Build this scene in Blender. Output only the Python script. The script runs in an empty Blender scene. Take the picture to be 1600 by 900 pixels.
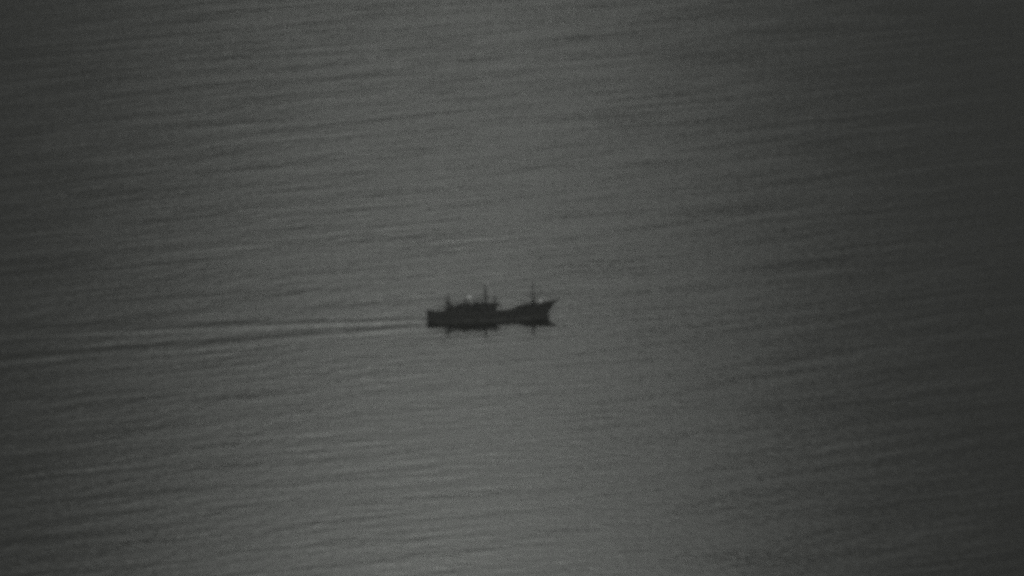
import bpy, bmesh, math, random
import numpy as np
from mathutils import Vector, Matrix

R = math.radians
SC = bpy.context.scene
COL = SC.collection

# ------------------------------------------------------------------ camera, sky, sun, exposure
MPX = 0.155                      # metres per photo pixel (1600 wide) at the boat
DIST = 3100.0                    # slant range from the aircraft
DEP = R(8.0)                     # depression of the line of sight
AIM = Vector((35 * MPX, 48 * MPX / math.sin(DEP), 0.0))
cam_d = bpy.data.cameras.new('camera')
cam = bpy.data.objects.new('camera', cam_d)
COL.objects.link(cam)
cam.location = AIM + Vector((0, -math.cos(DEP) * DIST, math.sin(DEP) * DIST))
cam.rotation_euler = (R(90) - DEP, 0, 0)
cam_d.sensor_width = 36.0
cam_d.angle = 2 * math.atan(800 * MPX / DIST)
cam_d.clip_start = 1.0
cam_d.clip_end = 120000.0
SC.camera = cam

HAZE = 1.6e-4                    # haze per metre
SUN_ELEV, SUN_AZ = R(14.0), R(0.24)        # azimuth: to the left of the view direction
world = bpy.data.worlds.new('World')
SC.world = world
world.use_nodes = True
wn = world.node_tree
bg = wn.nodes['Background']
sky = wn.nodes.new('ShaderNodeTexSky')
sky.sky_type = 'NISHITA'
sky.sun_disc = False
sky.sun_elevation = SUN_ELEV
sky.sun_rotation = -SUN_AZ
sky.air_density = 1.0
sky.dust_density = 0.0
bw = wn.nodes.new('ShaderNodeRGBToBW')      # a monochrome sensor: the sky without its blue
tint = wn.nodes.new('ShaderNodeMix'); tint.data_type = 'RGBA'; tint.blend_type = 'MULTIPLY'
tint.inputs[0].default_value = 1.0
tint.inputs[7].default_value = (0.98, 1.0, 0.967, 1)
wn.links.new(sky.outputs[0], bw.inputs[0])
wn.links.new(bw.outputs[0], tint.inputs[6])
wn.links.new(tint.outputs[2], bg.inputs[0])
bg.inputs[1].default_value = 0.102

sun_d = bpy.data.lights.new('sun', 'SUN')
sun_d.energy = 0.059
sun_d.angle = R(2.0)
sun_d.color = (0.98, 1.0, 0.967)
sun = bpy.data.objects.new('sun', sun_d)
COL.objects.link(sun)
sdir = Vector((-math.sin(SUN_AZ) * math.cos(SUN_ELEV), math.cos(SUN_AZ) * math.cos(SUN_ELEV), math.sin(SUN_ELEV)))
sun.rotation_euler = sdir.to_track_quat('Z', 'Y').to_euler()
sun.location = (0, 0, 300)

vs = SC.view_settings
vs.view_transform = 'Standard'
vs.look = 'None'
vs.gamma = 1.0
vs.use_curve_mapping = False
vs.exposure = -2.0
SC.cycles.use_denoising = False
SC.cycles.pixel_filter_type = 'BLACKMAN_HARRIS'
SC.cycles.filter_width = 5.4                 # soft long-lens optics
SC.cycles.max_bounces = 6

# ------------------------------------------------------------------ materials
def mat(name, base, rough=0.6, metal=0.0, var=0.25, scale=3.0, bump=0.0, emit=0.0):
    m = bpy.data.materials.new(name); m.use_nodes = True
    nt = m.node_tree; p = nt.nodes['Principled BSDF']
    tc = nt.nodes.new('ShaderNodeTexCoord')
    n = nt.nodes.new('ShaderNodeTexNoise'); n.inputs['Scale'].default_value = scale; n.inputs['Detail'].default_value = 6
    nt.links.new(tc.outputs['Object'], n.inputs['Vector'])
    cr = nt.nodes.new('ShaderNodeValToRGB')
    lo, hi = base * (1 - var), min(1, base * (1 + var))
    t = (0.99, 1.0, 0.97)
    cr.color_ramp.elements[0].position = .3; cr.color_ramp.elements[1].position = .7
    cr.color_ramp.elements[0].color = (lo * t[0], lo * t[1], lo * t[2], 1)
    cr.color_ramp.elements[1].color = (hi * t[0], hi * t[1], hi * t[2], 1)
    nt.links.new(n.outputs['Fac'], cr.inputs[0])
    nt.links.new(cr.outputs[0], p.inputs['Base Color'])
    p.inputs['Roughness'].default_value = rough
    p.inputs['Metallic'].default_value = metal
    if bump:
        b = nt.nodes.new('ShaderNodeBump'); b.inputs['Strength'].default_value = bump; b.inputs['Distance'].default_value = .05
        nt.links.new(n.outputs['Fac'], b.inputs['Height']); nt.links.new(b.outputs[0], p.inputs['Normal'])
    if emit:
        p.inputs['Emission Color'].default_value = (.98, 1, .96, 1)
        p.inputs['Emission Strength'].default_value = emit
    return m

M = {
    'hull': mat('weathered_hull_paint', .40, .55, scale=1.2, bump=.2),
    'rail': mat('worn_timber', .3, .7, scale=5, bump=.3),
    'deck': mat('deck_planking', .22, .75, scale=4, bump=.3),
    'house': mat('faded_house_paint', .6, .5, scale=1.6),
    'roof': mat('roof_paint', .3, .6, scale=1.5),
    'steel': mat('galvanised_steel', .14, .5, .3, scale=6),
    'glass': mat('dark_window_glass', .03, .08, scale=2),
    'dark': mat('sooty_metal', .06, .6, scale=4),
    'pale': mat('pale_canvas', .62, .8, scale=5, bump=.3),
    'white': mat('white_gelcoat', .75, .35, scale=3, var=.08),
    'rope': mat('rope_fibre', .25, .9, scale=12, bump=.3),
    'foam': mat('sea_foam', .8, .8, scale=2, var=.08),
    'lens': mat('lamp_lens', .8, .2, emit=2.6, var=.03),
}

# ------------------------------------------------------------------ sea
HEAD = R(15.0)
S = MPX
rng = np.random.default_rng(11)

def axis(lo, hi, step, far, grow=1.32):
    core = np.arange(lo, hi + step * .5, step)
    out, p, d = [], hi, step * 3
    while p < far:
        p += d; d *= grow; out.append(p)
    neg, p, d = [], lo, step * 3
    while p > -far:
        p -= d; d *= grow; neg.append(p)
    return np.concatenate([np.array(neg[::-1]), core, np.array(out)])

X0, X1, Y0, Y1 = -150.0, 165.0, -440.0, 720.0
gx = axis(X0, X1, .5, 45000.)
gy = axis(Y0, Y1, 1.05, 45000.)
XX, YY = np.meshgrid(gx, gy)
fx, fy = XX.astype(np.float32).ravel(), YY.astype(np.float32).ravel()

def waves(fx, fy, n, lmin, lmax, crest_deg, spread, slope_rms):
    h = np.zeros_like(fx)
    a0 = slope_rms * math.sqrt(2.0 / n)
    for i in range(n):
        lam = lmin * (lmax / lmin) ** rng.random()
        th = R(crest_deg + spread * rng.normal())
        k = 2 * math.pi / lam
        nx, ny = -math.sin(th), math.cos(th)
        h += np.float32(a0 / k) * np.sin(np.float32(k * nx) * fx + np.float32(k * ny) * fy + np.float32(rng.random() * 6.283)).astype(np.float32)
    return h

h = waves(fx, fy, 30, 9, 34, 33, 9, .0036)
h += waves(fx, fy, 40, 4.5, 11, 26, 22, .0078)
h += waves(fx, fy, 90, 2.4, 5.5, 6, 26, .020)

# the boat's own waves: two arms spreading astern, and the churned band between them
ch, sh = math.cos(HEAD), math.sin(HEAD)
U = -(fx * ch + fy * sh)                 # metres astern of midships
V = -fx * sh + fy * ch                   # metres to port
stern = 95 * S

def vnoise(t, seed, cell):
    r = np.random.default_rng(seed).random(4096).astype(np.float32)
    q = np.maximum(t / cell + 500.0, 0); i = np.minimum(q.astype(np.int32), 4094); f = q - i; f = f * f * (3 - 2 * f)
    return r[i] * (1 - f) + r[i + 1] * f

slick = np.zeros_like(fx)
for side, ang, amp, seed in ((-1, 14.0, .034, 3), (1, 8.0, .015, 4)):
    c = 4.5 + math.tan(R(ang)) * np.maximum(U - stern, 0)
    c = c + (vnoise(U, seed, 16) - .5) * 2.0
    w = V * side - c
    wid = 4.0 + .03 * np.maximum(U, 0)
    along = np.clip((U - stern * .9) / 14, 0, 1) * np.exp(-np.maximum(U - 110, 0) / 70) * (.35 + 1.0 * vnoise(U, seed + 10, 10))
    pk = np.exp(-(w / wid) ** 2)
    slick += amp * 20 * along * pk
    h = h * (1 - .6 * np.clip(along, 0, 1) * pk) - amp * along * (w * side) * pk
cw = 3.2 + .02 * np.maximum(U - stern, 0)
vv = V - (vnoise(U, 21, 12) - .5) * 1.0
along = np.clip((U - stern) / 3, 0, 1) * np.exp(-np.maximum(U - stern - 75, 0) / 45) * (.7 + .6 * vnoise(U, 22, 7))
pk = np.exp(-(vv / cw) ** 2)
h = h * (1 - .7 * np.clip(along, 0, 1) * pk) + .042 * along * vv * pk
churn = .5 * along * pk
# wash pushed along the side and out from the bow
side_w = np.abs(V) - 17 * S
wash = np.exp(-((np.abs(V) - (19 - 14 * np.clip((-U / S - 45) / 50, 0, 1) ** 1.5) * S) / .9) ** 2) * np.clip((95 * S - np.abs(U)) / 4, 0, 1) * (.35 + .9 * vnoise(U, 31, 2.6))
churn = np.clip(churn + .8 * wash, 0, 1)
# calmer and rougher streaks of wind on the water, lying along the swell
fade = np.clip((fx - X0) / 8, 0, 1) * np.clip((X1 - fx) / 8, 0, 1) * np.clip((fy - Y0) / 30, 0, 1) * np.clip((Y1 - fy) / 30, 0, 1)
h = (h * fade).astype(np.float32)

co = np.stack([fx, fy, h], 1).astype(np.float32)
nxn, nyn = len(gx), len(gy)
ii, jj = np.meshgrid(np.arange(nxn - 1), np.arange(nyn - 1))
a = (jj * nxn + ii).ravel()
quads = np.stack([a, a + 1, a + 1 + nxn, a + nxn], 1).astype(np.int32)
me = bpy.data.meshes.new('sea')
me.vertices.add(len(co)); me.vertices.foreach_set('co', co.ravel())
nq = len(quads)
me.loops.add(nq * 4); me.loops.foreach_set('vertex_index', quads.ravel())
me.polygons.add(nq)
me.polygons.foreach_set('loop_start', np.arange(0, nq * 4, 4, dtype=np.int32))
me.polygons.foreach_set('use_smooth', np.ones(nq, dtype=bool))
for nm, arr in (('slick', slick), ('churn', churn)):
    at = me.attributes.new(nm, 'FLOAT', 'POINT')
    at.data.foreach_set('value', np.clip(arr * fade, 0, 1).astype(np.float32))
me.update(calc_edges=True)

wm = bpy.data.materials.new('sea_water'); wm.use_nodes = True
nt = wm.node_tree; nt.nodes.clear()
N = nt.nodes.new; L = nt.links.new
out = N('ShaderNodeOutputMaterial')
tc = N('ShaderNodeTexCoord')
# ripples too short for the mesh
mp = N('ShaderNodeMapping'); mp.inputs['Rotation'].default_value = (0, 0, R(-8)); mp.inputs['Scale'].default_value = (.8, 1.0, 1)
L(tc.outputs['Object'], mp.inputs[0])
rip = N('ShaderNodeTexNoise'); rip.inputs['Scale'].default_value = .55; rip.inputs['Detail'].default_value = 4; rip.inputs['Roughness'].default_value = .55
L(mp.outputs[0], rip.inputs['Vector'])
bmp = N('ShaderNodeBump'); bmp.inputs['Strength'].default_value = 1.0; bmp.inputs['Distance'].default_value = .04
L(rip.outputs['Fac'], bmp.inputs['Height'])
# wind streaks: patches of finer ripple along the swell change the gloss
rot2 = N('ShaderNodeMapping'); rot2.inputs['Rotation'].default_value = (0, 0, R(-39))
L(tc.outputs['Object'], rot2.inputs[0])
mp2 = N('ShaderNodeMapping'); mp2.inputs['Scale'].default_value = (.02, .13, 1)
L(rot2.outputs[0], mp2.inputs[0])
wind = N('ShaderNodeTexNoise'); wind.inputs['Scale'].default_value = 1.0; wind.inputs['Detail'].default_value = 5; wind.inputs['Roughness'].default_value = .6
L(mp2.outputs[0], wind.inputs['Vector'])
mp3 = N('ShaderNodeMapping'); mp3.inputs['Rotation'].default_value = (0, 0, R(-6)); mp3.inputs['Scale'].default_value = (.6, .28, 1)
L(tc.outputs['Object'], mp3.inputs[0])
paw = N('ShaderNodeTexNoise'); paw.inputs['Scale'].default_value = 1.0; paw.inputs['Detail'].default_value = 3; paw.inputs['Roughness'].default_value = .6
L(mp3.outputs[0], paw.inputs['Vector'])
sm = N('ShaderNodeMath'); sm.operation = 'MULTIPLY_ADD'; sm.inputs[1].default_value = 1.25
ws = N('ShaderNodeMath'); ws.operation = 'MULTIPLY'; ws.inputs[1].default_value = 1.6
L(wind.outputs['Fac'], ws.inputs[0])
L(paw.outputs['Fac'], sm.inputs[0]); L(ws.outputs[0], sm.inputs[2])
rr = N('ShaderNodeMapRange'); rr.inputs[1].default_value = 1.05; rr.inputs[2].default_value = 1.80
rr.inputs[3].default_value = .172; rr.inputs[4].default_value = .262
L(sm.outputs[0], rr.inputs[0])
asl = N('ShaderNodeAttribute'); asl.attribute_name = 'slick'
ach = N('ShaderNodeAttribute'); ach.attribute_name = 'churn'
r1 = N('ShaderNodeMath'); r1.operation = 'MULTIPLY_ADD'; r1.inputs[1].default_value = -.02
L(asl.outputs['Fac'], r1.inputs[0]); L(rr.outputs[0], r1.inputs[2])
r2 = N('ShaderNodeMath'); r2.operation = 'MULTIPLY_ADD'; r2.inputs[1].default_value = .04
L(ach.outputs['Fac'], r2.inputs[0]); L(r1.outputs[0], r2.inputs[2])
gl = N('ShaderNodeBsdfGlossy'); gl.distribution = 'BECKMANN'
gl.inputs['Color'].default_value = (.445, .45, .44, 1)   # rough water hides part of its own mirror
L(r2.outputs[0], gl.inputs['Roughness']); L(bmp.outputs[0], gl.inputs['Normal'])
df = N('ShaderNodeBsdfDiffuse'); df.inputs['Color'].default_value = (.019, .021, .019, 1)
fr = N('ShaderNodeFresnel'); fr.inputs['IOR'].default_value = 1.33
mix = N('ShaderNodeMixShader')
L(fr.outputs[0], mix.inputs[0]); L(df.outputs[0], mix.inputs[1]); L(gl.outputs[0], mix.inputs[2])
L(mix.outputs[0], out.inputs['Surface'])
me.materials.append(wm)
sea = bpy.data.objects.new('sea', me)
COL.objects.link(sea)
sea['kind'] = 'structure'
sea['label'] = 'open grey sea with low swell, streaked by the wake of the boat'

# ------------------------------------------------------------------ mesh helpers (units: photo pixels, scaled to metres at the end)
def link(name, bm, m, parent, smooth=False, bevel=0.0):
    if bevel:
        bmesh.ops.bevel(bm, geom=[e for e in bm.edges], offset=bevel, segments=1, affect='EDGES', clamp_overlap=True)
    bmesh.ops.recalc_face_normals(bm, faces=bm.faces)
    bmesh.ops.scale(bm, vec=(S, S, S), verts=bm.verts)
    d = bpy.data.meshes.new(name); bm.to_mesh(d); bm.free()
    if smooth:
        for p in d.polygons: p.use_smooth = True
    d.materials.append(M[m])
    o = bpy.data.objects.new(name, d); COL.objects.link(o)
    o.parent = parent
    return o

def box(bm, x0, x1, y0, y1, z0, z1, tx=0.0):
    v = [bm.verts.new(p) for p in ((x0, y0, z0), (x1, y0, z0), (x1, y1, z0), (x0, y1, z0),
                                   (x0 + tx, y0, z1), (x1 + tx, y0, z1), (x1 + tx, y1, z1), (x0 + tx, y1, z1))]
    for f in ((0, 3, 2, 1), (4, 5, 6, 7), (0, 1, 5, 4), (1, 2, 6, 5), (2, 3, 7, 6), (3, 0, 4, 7)):
        bm.faces.new([v[i] for i in f])

def tube(bm, pts, radii, n=8):
    pts = [Vector(p) for p in pts]
    if not hasattr(radii, '__len__'): radii = [radii] * len(pts)
    rings = []
    for i, p in enumerate(pts):
        d = (pts[min(i + 1, len(pts) - 1)] - pts[max(i - 1, 0)]).normalized()
        ref = Vector((0, 0, 1)) if abs(d.z) < .9 else Vector((1, 0, 0))
        u = d.cross(ref).normalized(); w = d.cross(u)
        rings.append([bm.verts.new(p + (u * math.cos(t) + w * math.sin(t)) * radii[i]) for t in [2 * math.pi * k / n for k in range(n)]])
    for a_, b_ in zip(rings, rings[1:]):
        for k in range(n):
            bm.faces.new((a_[k], a_[(k + 1) % n], b_[(k + 1) % n], b_[k]))
    bm.faces.new(rings[0][::-1]); bm.faces.new(rings[-1])

def B(): return bmesh.new()
def part_box(name, m, parent, *a, bevel=.12, tx=0.0):
    b = B(); box(b, *a, tx=tx); return link(name, b, m, parent, bevel=bevel)
def part_tube(name, m, parent, pts, r, n=8):
    b = B(); tube(b, pts, r, n); return link(name, b, m, parent, smooth=True)
def lerp(tab, x):
    return float(np.interp(x, [t[0] for t in tab], [t[1] for t in tab]))

# ------------------------------------------------------------------ the boat (x forward, y to port, z up from the waterline)
boat = bpy.data.objects.new('fishing_boat', None)
COL.objects.link(boat)
boat.empty_display_size = 2
boat.rotation_euler = (0, 0, HEAD)
boat['label'] = 'dark fishing boat with aft deckhouse, three masts and high raked bow under way'
boat['category'] = 'boat'

SHEER = [(-95, 15), (-84, 14.2), (-80, 12.8), (-60, 12), (-20, 11), (10, 10.4), (36, 10.8), (44, 13), (50, 16.5), (56, 18.2), (72, 20), (84, 22), (95, 23.6), (106, 25)]
HALF = [(-95, 14.5), (-80, 16.5), (-50, 18), (0, 18.5), (35, 18), (55, 16), (72, 12.2), (84, 8.4), (95, 4.2), (103, 1.2), (106, .5)]
WATER = [(-95, 11.5), (-80, 14.5), (-50, 17), (0, 17.5), (35, 16.2), (55, 12.5), (72, 7.8), (84, 3.6), (91, 1.4), (95, .5), (106, .3)]
def stem_x(z):            # profile of the stem: concave rake
    t = max(0.0, min(1.0, z / 25.0))
    return 92.5 + 13.5 * t ** 1.7
stations = [-95, -92, -88, -84, -80, -72, -60, -48, -36, -24, -12, 0, 12, 24, 36, 40, 44, 47, 50, 53, 56, 62, 68, 74, 80, 85, 90, 94, 98, 102, 106]
LEV = [-9, -4, 0, .2, .4, .6, .8, 1.0]
def section(s):
    sh_, hb, wb = lerp(SHEER, s), lerp(HALF, s), lerp(WATER, s)
    pts = []
    for l in LEV:
        if l <= 0:
            z = l; y = wb * (1.0 if l == 0 else (.86 if l == -4 else .35))
        else:
            z = l * sh_; y = wb + (hb - wb) * l ** 1.5
        x = s
        if s > 80:                           # squeeze the forward stations behind the stem curve
            x = 80 + (s - 80) / 26.0 * (stem_x(z) - 80)
        if s < -90:                          # transom leans slightly aft at the rail
            x = s + (-95 - s + 5) * 0 - (0 if l <= 0 else 1.6 * l) * (1 if s == -95 else .4)
        pts.append((x, y, z))
    return pts

b = B()
rows = []
for s in stations:
    p = section(s)
    rows.append(([b.verts.new((x, -y, z)) for x, y, z in p], [b.verts.new((x, y, z)) for x, y, z in p]))
for (s0, p0), (s1, p1) in zip(rows, rows[1:]):
    for k in range(len(LEV) - 1):
        b.faces.new((s0[k], s1[k], s1[k + 1], s0[k + 1]))
        b.faces.new((p0[k], p0[k + 1], p1[k + 1], p1[k]))
    b.faces.new((s0[0], p0[0], p1[0], s1[0]))
for k in range(len(LEV) - 1):
    b.faces.new((rows[0][0][k], rows[0][0][k + 1], rows[0][1][k + 1], rows[0][1][k]))
    b.faces.new((rows[-1][0][k], rows[-1][1][k], rows[-1][1][k + 1], rows[-1][0][k + 1]))
hull = link('hull', b, 'hull', boat, smooth=False)
sol = hull.modifiers.new('thickness', 'SOLIDIFY'); sol.thickness = .09; sol.offset = -1

def rail_line(side, inset=0.0, dz=0.0, s0=-95, s1=106, lev=1.0):
    pts = []
    for s in stations:
        if s < s0 or s > s1: continue
        p = section(s)
        k = LEV.index(lev)
        x, y, z = p[k]
        pts.append((x, side * max(y - inset, .05), z + dz))
    return pts
for side in (-1, 1):
    bb = B(); tube(bb, rail_line(side, .1, .25), .75, 6); link('rail_cap', bb, 'rail', hull, smooth=True)
    bb = B(); tube(bb, rail_line(side, -.15, 0, -95, 98, .6), .45, 6); link('rub_rail', bb, 'rail', hull, smooth=True)
pa, pb = section(-95)[-1], section(-95)[-1]
part_tube('transom_cap', 'rail', hull, [(pa[0], -pa[1], pa[2] + .3), (pa[0] - .4, 0, pa[2] + .9), (pa[0], pa[1], pa[2] + .3)], .8, 6)

# worn pale paint left in patches low on the side
def stripe(s0, s1, z0, z1, side):
    bb = B(); n = 8; row = []
    for k in range(n + 1):
        s = s0 + (s1 - s0) * k / n; e = .35 * math.sin(k * 2.3)
        ring = []
        for z in (z0 + e, z1 - e):
            l = z / lerp(SHEER, s)
            y = lerp(WATER, s) + (lerp(HALF, s) - lerp(WATER, s)) * l ** 1.5
            ring += [bb.verts.new((s, side * (y + .12), z)), bb.verts.new((s, side * (y + .30), z))]
        row.append(ring)
    for r0, r1 in zip(row, row[1:]):
        for i, j in ((0, 1), (1, 3), (3, 2), (2, 0)):
            bb.faces.new((r0[i], r1[i], r1[j], r0[j]))
    bb.faces.new([row[0][i] for i in (0, 1, 3, 2)]); bb.faces.new([row[-1][i] for i in (0, 1, 3, 2)])
    link('paint_stripe', bb, 'white', hull)
for side in (-1, 1):
    for s0, s1 in ((-44, -29), (-21, -6), (4, 23), (45, 62)):
        stripe(s0, s1, 1.2, 3.8, side)

# decks
def deck_sheet(name, s0, s1, drop, m='deck'):
    bb = B(); row = []
    ss = [s for s in stations if s0 <= s <= s1]
    for s in ss:
        z = lerp(SHEER, s) - drop if name != 'main_deck' else 5.6
        y = max(lerp(HALF, s) - 1.0 - max(0, (lerp(SHEER, s) - z)) * .12, .1)
        row.append([bb.verts.new((s, q * y, z + .35 * (1 - abs(q)))) for q in (-1, -.5, 0, .5, 1)])
    for r0, r1 in zip(row, row[1:]):
        for k in range(4): bb.faces.new((r0[k], r1[k], r1[k + 1], r0[k + 1]))
    return link(name, bb, m, boat)
deck_sheet('main_deck', -92, 47, 5)
deck_sheet('foredeck', 50, 94, 3.4)
# break of the forecastle
part_box('forecastle_bulkhead', 'house', boat, 47.6, 48.8, -15.3, 15.3, 5.7, 13.2)
# bulwark stanchions inside the waist
for k in range(9):
    s = -20 + 6.5 * k
    for side in (-1, 1):
        y = lerp(HALF, s) - 1.6
        zt = lerp(SHEER, s)
        part_box('bulwark_stay', 'rail', hull, s - .4, s + .4, *sorted((side * (y - 1.2), side * y)), 5.7, zt - .3, bevel=0)
# stem post and bowsprit-like stemhead
part_tube('stem_post', 'rail', hull, [(92.3, 0, -4), (92.9, 0, 1), (94.2, 0, 7), (97.5, 0, 14), (102.6, 0, 21), (107.5, 0, 26.2), (112.2, 0, 30.2)], [1.1, 1.1, 1.1, 1.1, 1.1, 1.0, .7], 8)
# rudder and propeller frame under the stern, mostly under water
part_box('rudder', 'hull', boat, -99, -96.2, -.5, .5, -8, 1.5)

# --- deckhouse, low after part
after = part_box('engine_casing', 'house', boat, -65, -43.2, -11.5, 11.5, 5.8, 19.2, bevel=.3)
part_box('casing_roof', 'roof', after, -66.2, -43.2, -12.4, 12.4, 19.25, 20.1)
for s in (-60, -52):
    o = part_tube('porthole', 'steel', after, [(s, -11.4, 14.6), (s, -11.95, 14.6)], 1.5, 14)
    part_tube('pane', 'glass', o, [(s, -11.9, 14.6), (s, -12.05, 14.6)], 1.1, 14)
d = part_box('door', 'rail', after, -65.5, -65.05, -3.2, 3.2, 6.4, 17.6)
part_tube('handle', 'steel', d, [(-65.9, 2.2, 12), (-65.5, 2.2, 12)], .4)
# --- main house with the wheelhouse
house = part_box('deckhouse', 'house', boat, -43, 9.5, -12.5, 12.5, 5.8, 22.6, bevel=.3)
roof = part_box('roof', 'roof', house, -45, 15.8, -14.4, 14.4, 22.65, 24.0, bevel=.3)
part_box('roof_fascia', 'rail', roof, -45, 15.8, -14.75, -14.45, 22.3, 23.9, bevel=0)
part_box('roof_fascia', 'rail', roof, -45, 15.8, 14.45, 14.75, 22.3, 23.9, bevel=0)
for k, s in enumerate((-37, -28.5, -20, -5.5, 3.5)):
    for side in (-1, 1):
        y0, y1 = sorted((side * 12.45, side * 12.85))
        w = part_box('window', 'rail', house, s - 3, s + 3, y0, y1, 15, 20.6, bevel=.08)
        y0, y1 = sorted((side * 12.7, side * 12.95))
        part_box('pane', 'glass', w, s - 2.3, s + 2.3, y0, y1, 15.7, 19.9, bevel=0)
for y in (-7.6, 0, 7.6):
    w = part_box('window', 'rail', house, 9.45, 9.85, y - 3.2, y + 3.2, 14.8, 20.6, bevel=.08)
    part_box('pane', 'glass', w, 9.7, 9.95, y - 2.5, y + 2.5, 15.5, 19.9, bevel=0)
for side in (-1, 1):
    y0, y1 = sorted((side * 12.45, side * 12.9))
    d = part_box('door', 'rail', house, -15.4, -10.2, y0, y1, 6.6, 19.4, bevel=.1)
    part_tube('handle', 'steel', d, [(-10.9, side * 12.9, 12.6), (-10.9, side * 13.3, 12.6)], .35)
for s in (14.6,):
    for side in (-1, 1):
        part_tube('roof_post', 'steel', house, [(s, side * 13.4, 5.8), (s, side * 13.4, 22.7)], .5)
# awning frame over the after deck side
for side in (-1, 1):
    part_tube('awning_rail', 'steel', after, [(-66, side * 12, 20), (-66, side * 12, 23.5), (-46, side * 12, 24.6)], .38)

# funnel housing behind the wheelhouse
fun = part_box('funnel', 'house', boat, -42, -30.5, -5.5, 5.5, 24.05, 27.6, bevel=.4, tx=-.6)
part_tube('exhaust_pipe', 'dark', fun, [(-38, 1, 27), (-38.3, 1, 31.5), (-40, 1, 33)], [1.1, 1.1, 1.1], 10)
part_tube('exhaust_pipe', 'dark', fun, [(-34.5, -2, 27), (-34.7, -2, 29.8)], .8, 10)
# water tank and life raft canister on the roof
part_box('raft_cradle', 'steel', boat, -27, -19, -9.8, -4.2, 24.05, 24.9, bevel=0)
rc = part_tube('raft_canister', 'rail', boat, [(-27.5, -7, 26.6), (-27, -7, 26.6), (-19, -7, 26.6), (-18.5, -7, 26.6)], [1.2, 1.9, 1.9, 1.2], 14)
for s in (-25.2, -20.8):
    part_tube('strap', 'dark', rc, [(s - .25, -7, 26.6), (s + .25, -7, 26.6)], 2.02, 14)
# railing round the roof
rl = part_tube('roof_railing', 'steel', boat, [(-29, -13.6, 28), (14, -13.6, 28), (14, 13.6, 28), (-29, 13.6, 28)], .22, 6)
for s in (-29, -20, -11, -2, 7, 14):
    for side in (-1, 1):
        part_tube('railing_post', 'steel', rl, [(s, side * 13.6, 24), (s, side * 13.6, 28)], .22, 6)

# --- masts
def mast(x, z0, z1, r0, r1, arms=(), name='mast'):
    m = part_tube(name, 'steel', boat, [(x, 0, z0), (x, 0, (z0 + z1) / 2), (x, 0, z1)], [r0, (r0 + r1) / 2, r1], 10)
    for z, l, r in arms:
        part_tube('crosstree', 'steel', m, [(x, -l, z), (x, l, z)], r, 8)
    return m
def lamp(parent, x, y, z, r=1.5, name='lamp'):
    h_ = part_tube(name, 'steel', parent, [(x, y + .9, z), (x, y + .3, z)], [r * .55, r], 12)
    part_tube('lens', 'lens', h_, [(x, y + .28, z), (x, y - .45, z)], [r * .98, r * .6], 12)
    return h_
main = mast(-5.6, 24, 53.5, 1.7, .9, ((38, 6.5, .4), (46, 4.2, .32)), 'mainmast')
lamp(main, -2.6, -.6, 55.8, 1.1)
part_tube('lamp_bracket', 'steel', main, [(-5.6, 0, 53.4), (-2.6, 0, 55.6)], .3, 6)
part_box('radar_scanner', 'steel', main, -4.2, -1.8, -5, 5, 34, 35.3)
part_box('radar_bracket', 'steel', main, -5.6, -2.4, -.6, .6, 33, 33.95, bevel=0)
ant = mast(9.4, 24, 36, 1.4, .8, ((32, 3.5, .3),), 'signal_mast')
part_tube('whip_aerial', 'steel', ant, [(9.4, 3.4, 32), (9.6, 3.5, 42)], [.25, .15], 6)
miz = mast(-64.5, 5.8, 42.5, 1.4, .8, ((33, 4, .3),), 'mizzen_mast')
part_tube('boom', 'steel', miz, [(-64, 0, 24.5), (-54, 0, 28), (-46, 0, 29.3)], [.7, .6, .4], 8)
part_tube('boom', 'steel', miz, [(-65, 0, 19), (-76, 0, 22), (-86, 0, 24)], [.6, .5, .35], 8)
fore = mast(70, 15, 52.5, 1.7, .9, ((44, 4.5, .35),), 'foremast')
part_box('mast_tabernacle', 'steel', fore, 67.6, 72.4, -2.2, 2.2, 16.4, 28, bevel=.2)
part_tube('derrick_boom', 'steel', fore, [(69, 0, 24), (52, -2, 27.5), (40, -3, 29.5)], [.5, .4, .25], 8)
# rigging
def wire(parent, a_, b_, r=.24):
    part_tube('stay', 'dark', parent, [a_, tuple((Vector(a_) + Vector(b_)) / 2 - Vector((0, 0, .8))), b_], r, 5)
wire(fore, (70, 0, 52), (106, 0, 26)); wire(fore, (70, 0, 51), (-5.6, 0, 52))
for side in (-1, 1):
    wire(fore, (70, 0, 50), (63, side * 14, 19)); wire(main, (-5.6, 0, 50), (-16, side * 14, 24))
    wire(miz, (-64.5, 0, 41), (-74, side * 16, 13))
wire(main, (-5.6, 0, 52), (-64.5, 0, 42))

# gallows over the after deck with braces to the house
gal = part_tube('gallows', 'steel', boat, [(-67.5, -12.5, 5.8), (-66, -11, 28.5), (-66, 11, 28.5), (-67.5, 12.5, 5.8)], .7, 8)
for side in (-1, 1):
    part_tube('brace', 'steel', gal, [(-66, side * 11, 28.2), (-52, side * 11, 20.2)], .5, 6)
    part_tube('brace', 'steel', gal, [(-66, side * 11, 24), (-80, side * 13.5, 13)], .45, 6)
part_tube('net_block', 'dark', gal, [(-66, -3, 26.6), (-66, -1.4, 26.6)], 1.6, 12)
for y in (-9, -5, 5, 9):
    part_tube('whip_aerial', 'steel', roof, [(-14 + y, y, 24), (-14.6 + y, y, 33 + y * .2)], [.35, .25], 6)

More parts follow.
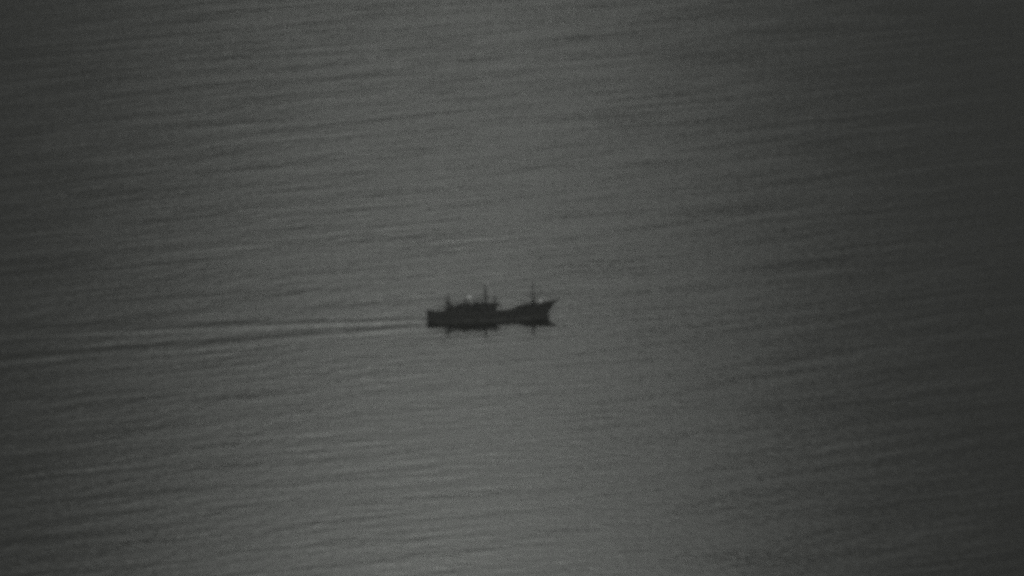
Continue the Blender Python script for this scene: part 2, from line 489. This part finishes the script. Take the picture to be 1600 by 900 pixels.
# raked derrick poles and deck clutter
part_tube('derrick_boom', 'steel', miz, [(-60, -4, 20), (-66, -5, 31), (-72, -6, 40)], [.8, .7, .5], 8)
part_tube('derrick_boom', 'steel', miz, [(-56, 5, 20), (-63, 6, 30), (-69, 7, 37)], [.8, .7, .5], 8)
part_tube('derrick_boom', 'steel', fore, [(71, 2, 24), (78, 4, 33), (84, 6, 40)], [.7, .6, .4], 8)
for k, (x, y, w, l, hgt) in enumerate(((-61, -7, 4, 5, 1.2), (-54.5, -5, 5, 6, 2.0), (-48, 4, 4.4, 6, 4.2), (-55, 6, 5, 4, 1.6), (-47.6, -7, 3.6, 4, 3.6))):
    part_box('gear_locker', 'rail', after, x - w / 2, x + w / 2, y - l / 2, y + l / 2, 20.15, 20.15 + hgt, bevel=.3, tx=.2)
for x, y, hgt in ((-14, -9, 3.4), (-9.5, 8, 2.6), (2.5, -8.5, 2.4), (-18, 8.5, 3.8)):
    part_tube('drum', 'hull', roof, [(x, y, 24.05), (x, y, 24.05 + hgt * .5), (x, y, 24.05 + hgt)], [1.5, 1.6, 1.5], 12)
for x, y in ((28, -13), (33, 12.5), (-84, -8)):
    part_tube('drum', 'hull', boat, [(x, y, 6.0), (x, y, 8.2), (x, y, 10.6)], [1.7, 1.8, 1.7], 12)

# floodlights: on a post abaft the wheelhouse, and by the foremast
fp = part_tube('lamp_post', 'steel', boat, [(-32, 0, 24), (-32, 0, 34.8)], .45, 8)
lamp(fp, -31.6, -.8, 36.2, 2.0, 'floodlight')
gp = part_tube('lamp_post', 'steel', boat, [(81, -1, 18), (81, -1, 24)], .5, 8)
lamp(gp, 81.3, -2, 25.4, 1.7, 'floodlight')

# --- deck gear
wl = part_box('winch_bed', 'steel', boat, 55.5, 63, -6, 6, 15.2, 16.6, bevel=0)
part_tube('winch_drum', 'dark', wl, [(59, -5, 18.4), (59, -4.4, 18.4), (59, -4.3, 18.4), (59, 4.3, 18.4), (59, 4.4, 18.4), (59, 5, 18.4)], [2.8, 2.8, 1.7, 1.7, 2.8, 2.8], 14)
hc = part_box('hatch_coaming', 'house', boat, 20, 38, -8, 8, 5.9, 8.4)
for k in range(5):
    part_box('hatch_board', 'deck', hc, 20.3 + 3.5 * k, 23.5 + 3.5 * k, -7.8, 7.8, 8.45, 9.0, bevel=.1)
part_box('windlass', 'dark', boat, 86, 89.5, -2.4, 2.4, 19.4, 22.6, bevel=.5)
anc = part_tube('anchor_stock', 'dark', boat, [(96, -5.6, 15.5), (97.4, -4.6, 21)], .55, 8)
part_tube('anchor_fluke', 'dark', anc, [(93.4, -5.9, 17.6), (95.8, -5.9, 15.2), (98.4, -5.2, 17.2)], [.25, .7, .25], 8)
for side in (-1, 1):
    for s in (-88, 52):
        bl = part_tube('bollard', 'steel', boat, [(s, side * 11, lerp(SHEER, s) - 9 if s < 0 else 13.4), (s, side * 11, lerp(SHEER, s) - 5 if s < 0 else 17.4)], .8, 10)
boat.location = (0, 0, -.05)

# --- a pale bundle lying on the after deck
def bundle():
    root = bpy.data.objects.new('canvas_bundle', None); COL.objects.link(root)
    root['label'] = 'pale canvas bundle lying on the open stern deck of the boat'
    root['category'] = 'bundle'
    mat_ = Matrix.Rotation(HEAD, 4, 'Z')
    root.location = mat_ @ Vector((-73 * S, 0, 5.95 * S))
    root.rotation_euler = (0, 0, HEAD)
    bb = B(); random.seed(5)
    n, m = 14, 12
    rings = []
    for i in range(n + 1):
        t = i / n; x = -5.5 + 11 * t
        e = max(.12, math.sin(math.pi * min(max(t, .02), .98)) ** .35)
        ring = []
        for j in range(m):
            a_ = 2 * math.pi * j / m
            r = e * (1 + .12 * math.sin(3.1 * x + a_ * 2) + random.uniform(-.06, .06))
            ring.append(bb.verts.new((x, 6.0 * r * math.cos(a_), max(0, 4.0 + 4.2 * r * math.sin(a_)))))
        rings.append(ring)
    for r0, r1 in zip(rings, rings[1:]):
        for j in range(m): bb.faces.new((r0[j], r0[(j + 1) % m], r1[(j + 1) % m], r1[j]))
    bb.faces.new(rings[0][::-1]); bb.faces.new(rings[-1])
    link('canvas_cover', bb, 'pale', root, smooth=True)
    for x in (-2.6, 2.4):
        bb = B(); pts = []
        for j in range(13):
            a_ = math.pi * j / 12
            pts.append((x, 6.9 * math.cos(a_), max(.3, 4.2 + 4.6 * math.sin(a_)) if 0 < j < 12 else .3))
        tube(bb, pts, .3, 6); link('lashing', bb, 'rope', root, smooth=True)
bundle()

# --- broken foam of the wash along the waterline and off the bow
def foam_patches():
    random.seed(9)
    verts, faces = [], []
    M4 = Matrix.Rotation(HEAD, 4, 'Z')
    def patch(x, y, r):
        n = random.randint(6, 8); st = random.uniform(1.6, 3.4); a0 = random.random() * 6.28
        base = len(verts)
        c = M4 @ Vector((x, y, 0))
        verts.append((c.x, c.y, .16))
        for k in range(n):
            t = a0 + 2 * math.pi * k / n; rr_ = r * random.uniform(.6, 1.2)
            p = M4 @ Vector((x + st * rr_ * math.cos(t), y + rr_ * math.sin(t), 0))
            verts.append((p.x, p.y, .09))
        for k in range(n): faces.append((base, base + 1 + k, base + 1 + (k + 1) % n))
    for side in (-1, 1):
        for _ in range(3600):
            s_ = random.uniform(-92, 94)
            clump = .5 + .5 * math.sin(s_ * .21 + 1.1) * math.cos(s_ * .083)
            if random.random() > .25 + .75 * clump: continue
            off = abs(random.gauss(0, 7 if s_ < 60 else 4)) + .4
            patch(s_ * S, side * (lerp(WATER, s_) + off) * S, random.uniform(.05, .15))
    for _ in range(260):                       # the curl thrown off the stem
        t = random.random(); side = random.choice((-1, 1))
        patch((95 - 26 * t + random.gauss(0, 1.5)) * S, side * (1.5 + 15 * t + random.gauss(0, 1.2)) * S, random.uniform(.05, .16))
    d_ = bpy.data.meshes.new('wash_foam'); d_.from_pydata(verts, [], faces); d_.update()
    d_.materials.append(M['foam'])
    o = bpy.data.objects.new('wash_foam', d_); COL.objects.link(o)
    o['kind'] = 'stuff'; o['label'] = 'broken pale foam of the wash along the waterline of the boat'
foam_patches()

# ------------------------------------------------------------------ the hazy air
def haze_box(density, g):
    b_ = B(); f = 47500 / S
    box(b_, -f, f, -f, f, -1.6 / S - 6, (cam.location.z + 12) / S)
    bmesh.ops.recalc_face_normals(b_, faces=b_.faces)
    bmesh.ops.scale(b_, vec=(S, S, S), verts=b_.verts)
    d = bpy.data.meshes.new('haze'); b_.to_mesh(d); b_.free()
    m = bpy.data.materials.new('haze_air'); m.use_nodes = True
    t = m.node_tree; t.nodes.clear()
    o_ = t.nodes.new('ShaderNodeOutputMaterial'); v = t.nodes.new('ShaderNodeVolumePrincipled')
    v.inputs['Color'].default_value = (.95, .97, .94, 1)
    v.inputs['Density'].default_value = density
    v.inputs['Anisotropy'].default_value = g
    t.links.new(v.outputs[0], o_.inputs['Volume'])
    d.materials.append(m)
    o = bpy.data.objects.new('haze', d); COL.objects.link(o)
    o['kind'] = 'stuff'; o['label'] = 'thin even haze over the sea'
haze_box(HAZE, .5)
